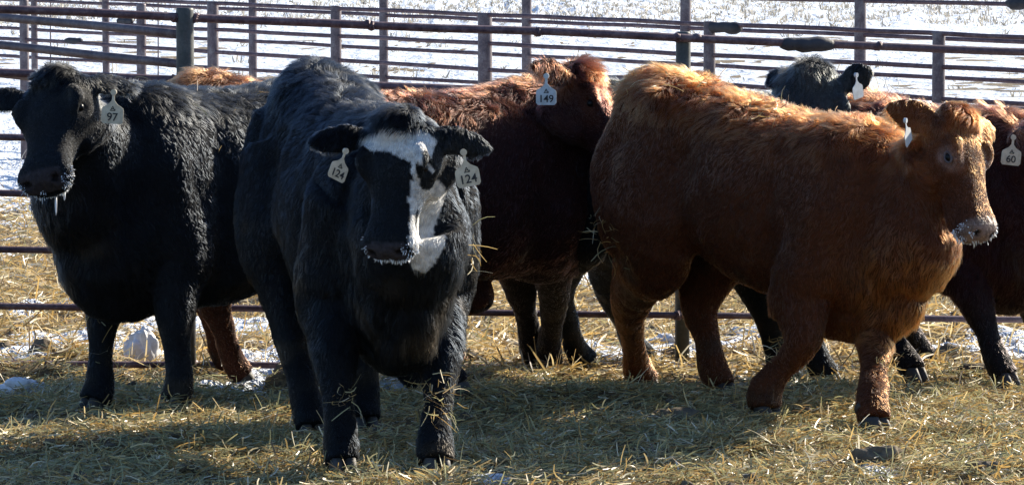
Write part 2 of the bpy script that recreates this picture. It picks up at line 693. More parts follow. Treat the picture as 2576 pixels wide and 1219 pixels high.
# near fence: just behind the cattle
F1 = Plane((0, 15.45), (1725, 16.35))
r1 = empty('pipe_fence', (0, 16.0, 0))
tag(r1, 'nearest rusty pipe rail fence running right behind the cattle legs', 'fence')
for y0 in (912, 768, 628, 487, 345, 184, 24):
    sl = .0415 - .0000375 * (y0 - 24)
    rr = .015 if y0 > 200 else .0185
    a = F1.at(-420, y0 - 420 * sl)
    b = F1.at(3000, y0 + 3000 * sl)
    pipe_rail('rail', a, b, rr, M['rust'], r1)
for px, yt, rad in ((465, 20, .039), (1728, 80, .034), (-330, 5, .038), (2930, 130, .034)):
    post('post', F1, px, yt, rad, M['darkpost'], r1, back=.05 if px != 465 else .0)
collar(F1, 2030, 112, .036, 130, r1, M['rubber'])
for px in (465, 1728):
    for y0 in (912, 768, 628, 487, 345, 184, 24):
        yy_ = y0 + px * (.0415 - .0000375 * (y0 - 24))
        collar(F1, px - 24, yy_, .024, 9, r1, M['rust'], 'weld')
        collar(F1, px + 24, yy_ + 1, .024, 9, r1, M['rust'], 'weld')
for px in (1352, 930, 2210):
    collar(F1, px, 24 + px * .0415, .0225, 14, r1, M['rust'], 'pipe_joint')

# panel that meets the dark post from the left
F0 = Plane((-300, 17.6), (462, 15.72))
r0 = empty('slanting_fence', F0.at(100, 700))
r0.location.z = 0
tag(r0, 'short slanting pipe panel joining the thick dark post from the left', 'fence')
for y0, y1 in ((42, 87), (113, 161), (184, 236)):
    s_ = (y1 - y0) / 462
    pipe_rail('rail', F0.at(-300, y0 - 300 * s_), F0.at(455, y1), .020, M['rust2'], r0)
post('post', F0, -290, 0, .035, M['rust2'], r0)

# middle fence
FB = Plane((0, 35), (2576, 26))
rb = empty('pipe_fence', FB.at(1288, 600))
rb.location.z = 0
tag(rb, 'low middle pipe fence whose post tops end below the picture edge', 'fence')
for y0, y1 in ((-14, 94), (47, 179), (96, 262)):
    s_ = (y1 - y0) / 2576
    pipe_rail('rail', FB.at(-300, y0 - 300 * s_), FB.at(2900, y1 + 324 * s_), .018, M['rust'], rb)
for px, yt, rad in ((355, 10, .046), (535, 5, .052), (845, 15, .048), (1220, 34, .060), (1785, 54, .047), (2362, 80, .048), (60, 0, .045)):
    post('post', FB, px, yt, rad, M['rust2'], rb)
collar(FB, 1822, 70, .05, 80, rb, M['rubber'])
collar(FB, 185, 103, .034, 40, rb, M['rubber'])
collar(FB, 315, 53, .034, 36, rb, M['rubber'])

# far fence with tall posts
FC = Plane((0, 39), (2576, 29))
rc = empty('pipe_fence', FC.at(1288, 600))
rc.location.z = 0
tag(rc, 'far pipe fence with tall posts reaching past the top of the picture', 'fence')
for y0, y1 in ((-50, 12), (-2, 106), (70, 207), (140, 285)):
    s_ = (y1 - y0) / 2576
    pipe_rail('rail', FC.at(-300, y0 - 300 * s_), FC.at(2900, y1 + 324 * s_), .018, M['rust'], rc)
for px, rad in ((85, .036), (265, .038), (635, .042), (965, .044), (1325, .046), (1725, .048), (2165, .050)):
    post('post', FC, px, -70, rad, M['rust2'], rc)
for px in (127, 398):
    a = FC.at(px, -60)
    b = FC.at(px, 230)
    mb = MB()
    rod(mb, a - rc.location, b - rc.location, .007, 8)
    mb.build('tie_rod', M['rust2'], rc)
collar(FC, 2560, 10, .05, 50, rc, M['rubber'])

# ------------------------------------------------------------------ clods and lumps
def lump(name, px, py, rx, ry, rz, mat, label, cat, seed, sharp=1.0, D=None):
    g = Gd(px, py) if D is None else P(px, py, D)
    nu, nv_ = 40, 24
    rows = []
    U = np.linspace(0, 2 * math.pi, nu, endpoint=False)
    for i in range(nv_ + 1):
        th = math.pi * (i + .02) / (nv_ + .04)
        d = np.stack([np.cos(U) * math.sin(th), np.sin(U) * math.sin(th), np.full(nu, math.cos(th))], 1)
        k = 1 + .42 * vn3(d * 1.3 + seed) * sharp + .20 * vn3(d * 3.1 + seed) + .10 * vn3(d * 8 + seed)
        rows.append(d * k[:, None] * np.array([rx, ry, rz]))
    mb = MB()
    mb.rings([[tuple(v) for v in r] for r in rows])
    o = mb.build(name, mat)
    o.location = (g.x, g.y, float(H(g.x, g.y)[0]) + rz * .35)
    tag(o, label, cat)
    return o


lump('frozen_clod', 115, 925, .075, .06, .07, M['clod'], 'dark frozen clod against the lowest fence rail at the left', 'clod', 1.1)
lump('snow_lump', 55, 958, .10, .06, .05, M['dsnow'], 'low dirty snow lump left of the dark frozen clod', 'snow lump', 5.1)
lump('snow_lump', 352, 925, .085, .05, .135, M['dsnow'], 'tall pointed snow lump between the front legs of the steer tagged 97', 'snow lump', 2.4, .4)
lump('frozen_clod', 712, 952, .06, .05, .05, M['clod'], 'round frozen clod beside the single red leg', 'clod', 12.1)
lump('snow_lump', 1672, 868, .07, .05, .05, M['dsnow'], 'white snow lump left of the lower dark fence post', 'snow lump', 15.1)
lump('frozen_clod', 1690, 915, .09, .06, .05, M['clod'], 'broad frozen clod at the foot of the dark fence post', 'clod', 17.7)
lump('frozen_clod', 2390, 905, .08, .05, .045, M['clod'], 'frozen clod between the legs of the dark red steer at the right', 'clod', 21.3)
lump('frozen_clod', 2445, 955, .10, .06, .04, M['clod'], 'flat wide clod in front of the dark red steer at the right', 'clod', 23.9)
lump('frozen_clod', 2482, 1190, .045, .035, .028, M['clod'], 'small grey clod in the bottom right corner', 'clod', 27.3)
lump('frozen_clod', 2215, 1200, .08, .05, .05, M['clod'], 'long dark clod at the bottom edge right of the middle', 'clod', 31.3)
lump('frozen_clod', 1690, 1062, .085, .05, .04, M['clod'], 'pale sunlit clod in the straw left of the orange red steer', 'clod', 33.3)
mb = MB()
rg = np.random.default_rng(77)
for q in range(420):
    D = 11.2 + rg.random() * 7
    xx_ = rg.uniform(-1, 1) * D * .15
    if fbm2(np.array([xx_]), np.array([D]), .6, 50., 2)[0] < -.05 and D < 15:
        continue
    r_ = rg.uniform(.006, .026) * (1 + .5 * (D > 15))
    c0 = np.array([xx_, D, float(H(xx_, D)[0]) + r_ * .5 + .012])
    rows = []
    for i in range(7):
        th = math.pi * (i + .05) / 6.1
        U = np.linspace(0, 2 * math.pi, 9, endpoint=False)
        d = np.stack([np.cos(U) * math.sin(th), np.sin(U) * math.sin(th), np.full(9, math.cos(th) * .6)], 1)
        rows.append([tuple(c0 + v * r_ * (1 + .4 * rg.normal() * .5)) for v in d])
    mb.rings(rows)
o = mb.build('dung_crumbs', M['clod'])
tag(o, 'brown crumbs of frozen dung trodden into the straw', 'dung', kind='stuff')

# ------------------------------------------------------------------ cattle
TORSO = [  # x, top, bottom, half width
    (-.810, 1.16, .86, .065), (-.785, 1.26, .74, .150), (-.72, 1.325, .66, .215), (-.58, 1.33, .60, .270), (-.42, 1.305, .57, .285), (-.2, 1.28, .50, .315),
    (.0, 1.265, .455, .330), (.2, 1.275, .445, .315), (.36, 1.30, .44, .290), (.50, 1.27, .44, .255), (.60, 1.20, .46, .215),
    (.68, 1.10, .53, .175), (.73, .98, .62, .11)]
HEAD = [  # x, top, bottom, half width top, jaw factor
    (-.06, -.01, -.15, .070, .9), (-.02, .035, -.19, .100, .85), (.04, .060, -.23, .122, .75), (.10, .058, -.255, .130, .68), (.17, .047, -.25, .128, .6), (.23, .032, -.215, .108, .6),
    (.29, .016, -.18, .088, .66), (.36, .004, -.155, .078, .75), (.42, .000, -.150, .086, .88), (.465, -.002, -.158, .097, .92),
    (.505, -.018, -.152, .090, .92), (.530, -.050, -.13, .055, .9)]


def superring(cy, top, bot, hw, k=32, p=2.3, jaw=1.0, midf=.5):
    mid = bot + (top - bot) * midf
    out = []
    for j in range(k):
        q = 2 * math.pi * j / k
        c, s_ = math.cos(q), math.sin(q)
        yy = math.copysign(abs(c) ** (2 / p), c) * hw
        if s_ >= 0:
            zz = mid + (top - mid) * abs(s_) ** (2 / p)
        else:
            zz = mid + (mid - bot) * -abs(s_) ** (2 / p)
            yy *= 1 + (jaw - 1) * abs(s_)
        out.append((yy + cy, zz))
    return out


def text_mesh(body, size, name):
    cu = bpy.data.curves.new(name, 'FONT')
    cu.body = body
    cu.size = size
    cu.extrude = .0006
    cu.offset = size * .012
    cu.align_x = 'CENTER'
    cu.align_y = 'CENTER'
    ob = bpy.data.objects.new(name, cu)
    COL.objects.link(ob)
    dg = bpy.context.evaluated_depsgraph_get()
    me = bpy.data.meshes.new_from_object(ob.evaluated_get(dg))
    bpy.data.objects.remove(ob)
    bpy.data.curves.remove(cu)
    return me


def outline_solid(mb, pts, th):
    """extrude an outline in the xz plane by +-th along y"""
    n = len(pts)
    V = [(x, -th, z) for x, z in pts] + [(x, th, z) for x, z in pts]
    F = [tuple(range(n)), tuple(reversed(range(n, 2 * n)))]
    for i in range(n):
        j = (i + 1) % n
        F.append((i, i + n, j + n, j))
    mb.add(V, F)


def make_tag(root, spec, inv, mat):
    """spec: px, py, D of the tag centre, facing yaw, roll, number, size, ear anchor px"""
    c = P(spec['px'][0], spec['px'][1], spec['D'])
    s = spec.get('s', 1.0)
    w_, h_ = .036 * s, .034 * s
    pts = []
    pts += [(-.004 * s, .066 * s), (-.0045 * s, .042 * s), (-.014 * s, .030 * s), (-w_ * .93, .018 * s)]
    pts += [(-w_, .010 * s), (-w_, -h_ + .008 * s), (-w_ + .006 * s, -h_)]
    pts += [(w_ - .006 * s, -h_), (w_, -h_ + .008 * s), (w_, .010 * s), (w_ * .93, .018 * s), (.014 * s, .030 * s), (.0045 * s, .042 * s), (.004 * s, .066 * s)]
    mb = MB()
    outline_solid(mb, pts, .0012)
    # button that goes through the ear
    R = []
    for yv, rr in ((-.006, .004), (-.006, .010), (.004, .010), (.004, .004)):
        R.append([(math.cos(q) * rr * s, yv, .068 * s + math.sin(q) * rr * s) for q in np.linspace(0, 2 * math.pi, 12, endpoint=False)])
    mb.rings(R)
    o = mb.build('ear_tag', mat, root, smooth=False)
    Mw = Matrix.Translation(c) @ Matrix.Rotation(math.radians(spec.get('yaw', 0)), 4, 'Z') @ Matrix.Rotation(math.radians(spec.get('tilt', 0)), 4, 'X') @ Matrix.Rotation(math.radians(spec.get('roll', 0)), 4, 'Y')
    o.matrix_local = inv @ Mw
    if spec.get('num'):
        me = text_mesh(spec['num'], .036 * s, 'number')
        me.materials.append(M['ink'])
        t = bpy.data.objects.new('number', me)
        link(t, o)
        t.matrix_local = Matrix.Translation((0, -.0022, -.013 * s)) @ Matrix.Rotation(math.pi / 2, 4, 'X')
        mb = MB()
        # ranch mark: a peaked cap over a bar with a small hook
        def bar(a, b, t_):
            d = Vector((b[0] - a[0], 0, b[1] - a[1])).normalized()
            n_ = Vector((-d.z, 0, d.x)) * t_
            mb.add([(a[0] + n_.x, -.0024, a[1] + n_.z), (b[0] + n_.x, -.0024, b[1] + n_.z), (b[0] - n_.x, -.0024, b[1] - n_.z), (a[0] - n_.x, -.0024, a[1] - n_.z)], [(0, 1, 2, 3)])
        q = .001 * s
        for a, b in (((-6, 10), (0, 23)), ((0, 23), (6, 10)), ((-9, 9), (9, 9)), ((-3, 14.5), (4, 14.5)), ((6, 10), (9, 14))):
            bar((a[0] * q, a[1] * q), (b[0] * q, b[1] * q), .0012 * s)
        mb.build('ranch_mark', M['ink'], o, smooth=False)
    return o


def smooth_random_dir(p, s, seed):
    return np.stack([vn3(p / s + seed), vn3(p / s + seed + 13.7), vn3(p / s + seed + 29.1)], 1)


def make_cow(c):
    a = math.radians(c['yaw'])
    pit = math.radians(c.get('pitch', 0))
    sc = c.get('scale', 1.0)
    W = P(*c['withers'])
    fw = Vector((math.cos(a), math.sin(a), 0))
    # torso frame to root frame
    Rp = Matrix.Rotation(-pit, 4, 'Y')
    wl = Rp @ Vector((.36 * sc, 0, 1.30 * sc))
    rootloc = Vector((W.x, W.y, 0)) - fw * wl.x
    rootloc.z = 0.0
    dz = W.z - wl.z
    root = empty('cow', rootloc, a)
    tag(root, c['label'], c.get('cat', 'cow'), 'cattle standing in the pen')
    Mr = Matrix.Translation(rootloc) @ Matrix.Rotation(a, 4, 'Z')
    inv = Mr.inverted()
    Mt = Matrix.Translation((0, 0, dz)) @ Rp @ Matrix.Scale(sc, 4)
    fat = c.get('fat', 1.0)
    mb = MB()
    T = catmull(TORSO, 4)
    R = []
    for x, top, bot, hw in T:
        ring = superring(0, top, bot + c.get('belly', 0), hw * fat, k=44, p=c.get('boxy', 2.25), midf=.5)
        # slightly ridged topline
        rr = []
        for (yy, zz) in ring:
            rr.append(tuple(Mt @ Vector((x, yy, zz))))
        R.append(rr)
    mb.rings(R)
    hooves = []
    tr = lambda v: Mt @ Vector(v)
    legs = {}
    for nm, side in (('fr', -1), ('fl', 1)):
        Hf = inv @ Gd(*c['feet'][nm]) if len(c['feet'][nm]) == 2 else inv @ P(*c['feet'][nm])
        s1 = tr((.40, side * .15, 1.0))
        e = tr((.33, side * .20, .66))
        kb = c.get('knee', {}).get(nm, 0.02)
        k_ = e.lerp(Hf, .46) + Vector((kb, 0, .02))
        k_.y += side * .0
        f_ = Hf + Vector((-.025 + (k_.x - Hf.x) * .15, (k_.y - Hf.y) * .2, .115 * sc))
        end = Hf + Vector((0.0, 0, .045))
        m1 = e.lerp(k_, .5) + Vector((.005, 0, 0))
        m2 = k_.lerp(f_, .5)
        lt = c.get('legs', 1.0) * sc
        tube(mb, [s1, e, m1, k_, m2, f_, end], [(.19 * sc, .13 * sc), (.16 * sc, .115 * sc), (.108 * lt, .092 * lt), (.074 * lt, .072 * lt), (.050 * lt, .050 * lt), (.060 * lt, .060 * lt), (.063 * lt, .061 * lt)], (0, 1, 0), n=5)
        hooves.append((Hf, (Hf - f_)))
        legs[nm] = (Hf, k_, f_)
    for nm, side in (('hr', -1), ('hl', 1)):
        Hf = inv @ Gd(*c['feet'][nm]) if len(c['feet'][nm]) == 2 else inv @ P(*c['feet'][nm])
        s1 = tr((-.55, side * .15, 1.02))
        e = tr((-.44, side * .20, .70))
        hk = e.lerp(Hf, .50)
        hb = c.get('hock', {}).get(nm, -.12)
        hk = hk + Vector((hb, 0, .03))
        f_ = Hf + Vector((-.03 + (hk.x - Hf.x) * .12, (hk.y - Hf.y) * .15, .12 * sc))
        end = Hf + Vector((0, 0, .045))
        m1 = e.lerp(hk, .5) + Vector((-.01, 0, 0))
        m2 = hk.lerp(f_, .5)
        lt = c.get('legs', 1.0) * sc
        tube(mb, [s1, e, m1, hk, m2, f_, end], [(.22 * sc, .13 * sc), (.21 * sc, .13 * sc), (.138 * lt, .098 * lt), (.086 * lt, .068 * lt), (.055 * lt, .049 * lt), (.061 * lt, .059 * lt), (.065 * lt, .061 * lt)], (0, 1, 0), n=5)
        hooves.append((Hf, (Hf - f_)))
        legs[nm] = (Hf, hk, f_)
    # haunch behind the thigh so that the rump is full
    for side in (-1, 1):
        tube(mb, [tr((-.66, side * .13, 1.12)), tr((-.70, side * .15, .92)), tr((-.62, side * .17, .70)), tr((-.55, side * .18, .60))],
             [(.10 * sc, .10 * sc), (.12 * sc, .12 * sc), (.11 * sc, .10 * sc), (.06 * sc, .06 * sc)], (0, 1, 0), n=3)
    # brisket
    tube(mb, [tr((.26, 0, .60)), tr((.44, 0, .53 - c.get('brisket', 0))), tr((.60, 0, .57 - c.get('brisket', 0))), tr((.68, 0, .72))], [(.16 * sc, .14 * sc), (.15 * sc, .13 * sc), (.13 * sc, .11 * sc), (.1 * sc, .09 * sc)], (0, 1, 0), n=3)
    # tail
    tl = [tr((-.76, 0, 1.26)), tr((-.83, 0, 1.18)), tr((-.845, .0, 1.0)), tr((-.83, .01, .8)), tr((-.82, .015, .62)), tr((-.82, .02, .42))]
    tube(mb, tl, [(.035, .035), (.032, .032), (.026, .026), (.022, .022), (.028, .028), (.012, .012)], (0, 1, 0), n=3, k=12)
    # head frame (in the root frame)
    pw = P(*c['poll'])
    mw = P(*c['muzzle'])
    X = (mw - pw)
    hl = X.length
    hs = hl / .52 * c.get('headsize', 1.0)
    X.normalize()
    hint = Vector(c['hint']).normalized()
    Y = hint.cross(X).normalized()
    Z = X.cross(Y).normalized()
    Mh = Matrix(((X.x, Y.x, Z.x, pw.x), (X.y, Y.y, Z.y, pw.y), (X.z, Y.z, Z.z, pw.z), (0, 0, 0, 1)))
    Mh = inv @ Mh @ Matrix.Diagonal((hs, hs * c.get('headw', 1), hs, 1)) @ Matrix.Translation((0, 0, -.03))
    Hh = catmull(HEAD, 4)
    R = []
    for x, top, bot, hw, jaw in Hh:
        ring = superring(0, top, bot, hw, k=28, p=2.5, jaw=jaw, midf=.62)
        R.append([tuple(Mh @ Vector((x, yy, zz))) for yy, zz in ring])
    mb.rings(R)
    # brow ridges, poll knob, cheeks, lower lip
    for side in (-1, 1):
        tube(mb, [Mh @ Vector((.10, side * .085, .035)), Mh @ Vector((.155, side * .112, .025)), Mh @ Vector((.21, side * .09, .0))], [(.028, .028), (.03, .026), (.022, .022)], tuple(Z), n=3, k=10)
        tube(mb, [Mh @ Vector((.03, side * .06, -.17)), Mh @ Vector((.12, side * .075, -.18)), Mh @ Vector((.24, side * .055, -.15))], [(.07, .05), (.075, .055), (.05, .04)], (0, 0, 1), n=3, k=12)
    tube(mb, [Mh @ Vector((-.05, 0, -.02)), Mh @ Vector((-.01, 0, .045)), Mh @ Vector((.06, 0, .05))], [(.05, .07), (.04, .085), (.03, .07)], tuple(inv.to_3x3() @ Y), n=3, k=12)
    tube(mb, [Mh @ Vector((.30, 0, -.13)), Mh @ Vector((.42, 0, -.15)), Mh @ Vector((.475, 0, -.15))], [(.045, .045), (.04, .055), (.02, .03)], tuple(inv.to_3x3() @ Y), n=3, k=12)
    # ears
    ears = {}
    for nm, side in (('er', -1), ('el', 1)):
        ev = c.get('ears', {}).get(nm, (-.12, .95, -.18))
        base = Vector((.035, side * .10, -.005))
        ed = Vector((ev[0], side * ev[1], ev[2])).normalized()
        el = c.get('earlen', .19)
        if nm in c.get('eartip', {}):
            tipv = Mh.inverted() @ (inv @ P(*c['eartip'][nm]))
            ed = tipv - base
            el = ed.length
            ed.normalize()
        pts = []
        rad = []
        for t, wd, th in ((-.15, .022, .02), (.08, .030, .020), (.3, .052, .014), (.55, .058, .012), (.8, .046, .011), (.95, .026, .010), (1.02, .012, .008)):
            q = base + ed * (el * t) + Vector((0, 0, -.02 * t * t))
            pts.append(Mh @ q)
            rad.append((wd * hs * c.get('earwid', 1.12), max(th * hs, .0105)))
        # the broad side of the ear looks forward (head Z) by default
        en = Vector(c.get('earface', {}).get(nm, (0.25, 0, 1)))
        lat = (Mh.to_3x3() @ en)
        if nm in c.get('earw', {}):
            lat = inv.to_3x3() @ Vector(c['earw'][nm])
        tube(mb, pts, rad, tuple(lat), n=3, k=16)
        ears[nm] = [Mh @ (base + ed * el * t) for t in (.35, .6, .95)]
    # neck
    n0 = tr((.30, 0, .93))
    n1 = tr((.56, 0, .90))
    n3 = Mh @ Vector((.03, 0, -.10))
    hc0 = Mh @ Vector((.055, 0, -.10))
    hb_ = hc0 + (n1 - hc0).normalized() * c.get('nape', .13)
    n3 = hc0
    n2 = n1.lerp(hb_, .55) + Vector(c.get('neckoff', (0, 0, 0)))
    nk = c.get('neck', 1.0) * sc
    tube(mb, [n0, n1, n2, hb_, n3], [(.33 * nk, .25 * nk), (.29 * nk, .21 * nk), (.22 * nk, .165 * nk), (.135 * nk, .12 * nk), (.09 * nk, .09 * nk)], c.get('necklat', (0, 1, 0)), n=5, k=28)
    # raw mesh -> one continuous surface
    me = bpy.data.meshes.new('raw')
    me.from_pydata(mb.V, [], mb.F)
    ob = bpy.data.objects.new('raw', me)
    COL.objects.link(ob)
    md = ob.modifiers.new('r', 'REMESH')
    md.mode = 'VOXEL'
    md.voxel_size = c.get('voxel', .0105)
    sm = ob.modifiers.new('s', 'SMOOTH')
    sm.factor = .5
    sm.iterations = 7
    dg = bpy.context.evaluated_depsgraph_get()
    me2 = bpy.data.meshes.new_from_object(ob.evaluated_get(dg))
    bpy.data.objects.remove(ob)
    me2.name = 'body'
    nv = len(me2.vertices)
    V = np.empty(nv * 3, np.float32)
    me2.vertices.foreach_get('co', V)
    V = V.reshape(-1, 3).astype(float)
    Nn = np.empty(nv * 3, np.float32)
    me2.vertex_normals.foreach_get('vector', Nn)
    Nn = Nn.reshape(-1, 3).astype(float)
    Mhi = np.array(Mh.inverted())
    Mti = np.array(Mt.inverted())

    def tohead(p):
        return p @ Mhi[:3, :3].T + Mhi[:3, 3]

    def totorso(p):
        return p @ Mti[:3, :3].T + Mti[:3, 3]

    hp = tohead(V)
    tp = totorso(V)
    # muscle and coat unevenness
    off = np.asarray(c['seed'])
    big = vn3(V / .16 + off) * .008 + vn3(V / .06 + off + 3) * .004
    headness = np.clip(1.6 - np.linalg.norm((hp - np.array([.25, 0, -.08])) / np.array([.36, .22, .24]), axis=1), 0, 1)
    headness = np.clip(headness * 2, 0, 1)
    V = V + Nn * (big * (1 - headness * .85))[:, None]

    at_ = np.abs(tp[:, 1])
    def tbump(cx, cz, rx, rz, d):
        nonlocal V
        q = ((tp[:, 0] - cx) / rx) ** 2 + ((tp[:, 2] - cz) / rz) ** 2
        V = V + Nn * (np.exp(-q) * d * np.clip((at_ - .09) / .08, 0, 1) * (1 - headness))[:, None]
    tbump(-.30, 1.02, .09, .14, -.05)      # flank hollow
    tbump(-.24, .66, .10, .08, -.02)
    tbump(-.50, 1.23, .07, .05, .030)       # hip bone
    tbump(.20, .80, .05, .25, -.034)        # behind the shoulder
    tbump(.42, .98, .11, .16, .026)         # shoulder blade
    tbump(.38, .72, .10, .09, .018)
    tbump(-.58, .80, .12, .16, .020)        # thigh
    tbump(.60, .85, .05, .18, -.026)

    def dent(cx, cy, cz, rx, ry, rz, d):
        nonlocal V
        q = ((hp[:, 0] - cx) / rx) ** 2 + ((hp[:, 1] - cy) / ry) ** 2 + ((hp[:, 2] - cz) / rz) ** 2
        V = V - Nn * (np.exp(-q) * d)[:, None]

    for sd_ in (-1, 1):
        dent(.178, sd_ * .125, -.01, .026, .03, .02, .016)          # eye socket
        dent(.30, sd_ * .09, -.06, .06, .03, .04, .008)             # hollow before the eye
        dent(.508, sd_ * .050, -.050, .018, .014, .013, .034)       # nostril
        dent(.47, sd_ * .085, -.118, .05, .03, .008, .012)          # mouth corner
    dent(.53, 0, -.118, .03, .06, .007, .010)                       # mouth front
    dent(.53, 0, -.07, .03, .008, .03, .005)
    me2.vertices.foreach_set('co', V.astype(np.float32).ravel())
    me2.update()

    nz = vn3(V / .05 + off + 7)

    colfn = c['colfn']
    base = colfn(V, hp, tp, nz)
    bodycol = base * .75
    # nose leather
    nose = (hp[:, 0] > .485) & (np.abs(hp[:, 1]) < .075) & (hp[:, 2] > -.11) & (hp[:, 2] < .03)
    bodycol[nose] = np.array(c.get('nosecol', (.035, .03, .034)))
    nd = np.minimum.reduce([((hp[:, 0] - .508) / .020) ** 2 + ((np.abs(hp[:, 1]) - .050) / .015) ** 2 + ((hp[:, 2] + .050) / .015) ** 2])
    bodycol[nd < 1.6] = (.006, .004, .004)
    mo = (hp[:, 0] > .42) & (np.abs(hp[:, 1]) < .13) & (np.abs(hp[:, 2] + .118) < .005)
    bodycol[mo] *= .25
    at = me2.attributes.new('col', 'FLOAT_COLOR', 'POINT')
    cc = np.ones((nv, 4), np.float32)
    cc[:, :3] = bodycol
    at.data.foreach_set('color', cc.ravel())
    me2.materials.clear()
    me2.materials.append(M['skin'])
    me2.polygons.foreach_set('use_smooth', np.ones(len(me2.polygons), bool))
    body = bpy.data.objects.new('body', me2)
    link(body, root)

    # ---------------- coat
    me2.calc_loop_triangles()
    nt_ = len(me2.loop_triangles)
    tri = np.empty(nt_ * 3, np.int32)
    me2.loop_triangles.foreach_get('vertices', tri)
    tri = tri.reshape(-1, 3)
    me2.vertex_normals.foreach_get('vector', (buf := np.empty(nv * 3, np.float32)))
    Nn = buf.reshape(-1, 3).astype(float)
    A, B, C_ = V[tri[:, 0]], V[tri[:, 1]], V[tri[:, 2]]
    area = np.linalg.norm(np.cross(B - A, C_ - A), axis=1) * .5
    rng = np.random.default_rng(int(off[0] * 100) + 3)
    n = c.get('hairs', 60000)
    mid = (A + B + C_) / 3
    hm = tohead(mid)
    inhead = (hm[:, 0] > -.04) & (np.abs(hm[:, 1]) < .35) & (hm[:, 2] < .15) & (hm[:, 2] > -.30) & (hm[:, 0] < .6)
    wgt = area * np.where(inhead, 2.4, 1.0)
    tm = totorso(mid)
    wgt = wgt * np.where(tm[:, 2] > 1.15, 1.6, 1.0)
    cdf = np.cumsum(wgt)
    idx = np.searchsorted(cdf, rng.random(n) * cdf[-1])
    idx = np.clip(idx, 0, nt_ - 1)
    r1_, r2_ = rng.random(n), rng.random(n)
    fl = r1_ + r2_ > 1
    r1_ = np.where(fl, 1 - r1_, r1_)
    r2_ = np.where(fl, 1 - r2_, r2_)
    p = A[idx] + (B[idx] - A[idx]) * r1_[:, None] + (C_[idx] - A[idx]) * r2_[:, None]
    nr = Nn[tri[idx, 0]] * (1 - r1_ - r2_)[:, None] + Nn[tri[idx, 1]] * r1_[:, None] + Nn[tri[idx, 2]] * r2_[:, None]
    nr /= np.linalg.norm(nr, axis=1)[:, None] + 1e-9
    h = tohead(p)
    t = totorso(p)
    nzh = vn3(p / .05 + off + 7)
    col = colfn(p, h, t, nzh)
    face = np.clip((h[:, 0] - .03) / .06, 0, 1) * (np.abs(h[:, 1]) < .16) * (h[:, 2] < .12) * (h[:, 2] > -.28) * (h[:, 0] < .56)
    isear = (np.abs(h[:, 1]) > .135) & (np.abs(h[:, 1]) < .34) & (h[:, 0] > -.12) & (h[:, 0] < .14) & (h[:, 2] > -.14) & (h[:, 2] < .12)
    poll = np.exp(-((h[:, 0] - .0) / .075) ** 2 - (h[:, 1] / .085) ** 2 - ((h[:, 2] - .05) / .05) ** 2)
    leg = np.clip((.50 - t[:, 2]) / .15, 0, 1)
    topl = np.clip((t[:, 2] - 1.12) / .12, 0, 1) * (t[:, 0] < .75)
    L = .013 + .006 * nzh
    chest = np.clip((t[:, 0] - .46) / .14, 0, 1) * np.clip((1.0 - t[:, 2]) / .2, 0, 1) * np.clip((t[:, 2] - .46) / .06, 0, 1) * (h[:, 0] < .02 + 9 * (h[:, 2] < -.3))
    L = L + chest * .022
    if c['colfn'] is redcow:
        col = col * (1 - chest[:, None] * .7) + np.array((.36, .10, .022)) * chest[:, None] * .7  # brighter orange chest hair: backlit rim glow put into the coat colour
    col = col * (1 + .35 * vn3(p / .15 + off + 70) + .25 * vn3(p / .05 + off + 75))[:, None]
    col = np.clip(col, .002, 1)
    L = L + topl * c.get('toplen', .016)
    L = L * (1 - leg * .3)
    L = L * (1 - face * .60)
    L = np.where(isear, .014, L)
    er_ = np.exp(-(((h[:, 0] - .18) / .05) ** 2 + ((h[:, 2] + .012) / .04) ** 2) ** 2) * (np.abs(h[:, 1]) > .07)
    L = L * (1 - er_ * .8)
    jaw = face * (h[:, 2] < -.17)
    L = L + jaw * .012
    L = L + poll * c.get('polllen', .05) * .55
    L = L * c.get('hairlen', 1.0) * rng.uniform(.65, 1.25, n)
    nosem = (h[:, 0] > .485) & (np.abs(h[:, 1]) < .075) & (h[:, 2] > -.11) & (h[:, 2] < .03)
    L = np.where(nosem, .002, L)
    # flow: back and down over the trunk, down the legs, towards the muzzle on the face
    flow = np.tile(np.array([[-.32, 0, -1.0]]), (n, 1))
    flow = flow * (1 - leg[:, None]) + np.array([[0, 0, -1.0]]) * leg[:, None]
    hx = np.array(inv.to_3x3() @ X)
    flow = flow * (1 - face[:, None]) + hx[None] * face[:, None]
    hz = np.array(inv.to_3x3() @ Z)
    pf = np.clip(poll * 1.5, 0, 1)[:, None]
    flow = flow * (1 - pf) + (hx * .8 + hz * .4)[None] * pf
    flow = flow + smooth_random_dir(p, .09, off[0]) * .5 + smooth_random_dir(p, .03, off[0] + 5) * .45 * (1 - face[:, None] * .6)
    tang = flow - nr * np.sum(flow * nr, 1)[:, None]
    tang /= np.linalg.norm(tang, axis=1)[:, None] + 1e-9
    lift = .30 + .20 * vn3(p / .04 + off + 31) + topl * .35 + pf[:, 0] * .5 + rng.normal(0, .10, n)
    lift = np.clip(lift * (1 - face * .4), .08, 1.1)
    d0 = nr * lift[:, None] + tang * .75 + rng.normal(0, .10, (n, 3))
    d0 /= np.linalg.norm(d0, axis=1)[:, None]
    bend = tang * .9 - nr * .35 + smooth_random_dir(p, .022, off[0] + 50) * c.get('curl', .7)
    K = 5
    Q = np.zeros((n, K, 3))
    for k in range(K):
        s_ = k / (K - 1)
        Q[:, k] = p + (d0 * s_ + bend * (.55 * s_ * s_)) * L[:, None]
    # clumping
    ng = max(200, int(n / 13))
    gi = rng.choice(n, ng, replace=False)
    kd = kdtree.KDTree(ng)
    for j, g_ in enumerate(gi):
        kd.insert(p[g_], j)
    kd.balance()
    near = np.array([kd.find(q)[1] for q in p])
    G = Q[gi[near]]
    dist = np.linalg.norm(p - p[gi[near]], axis=1)
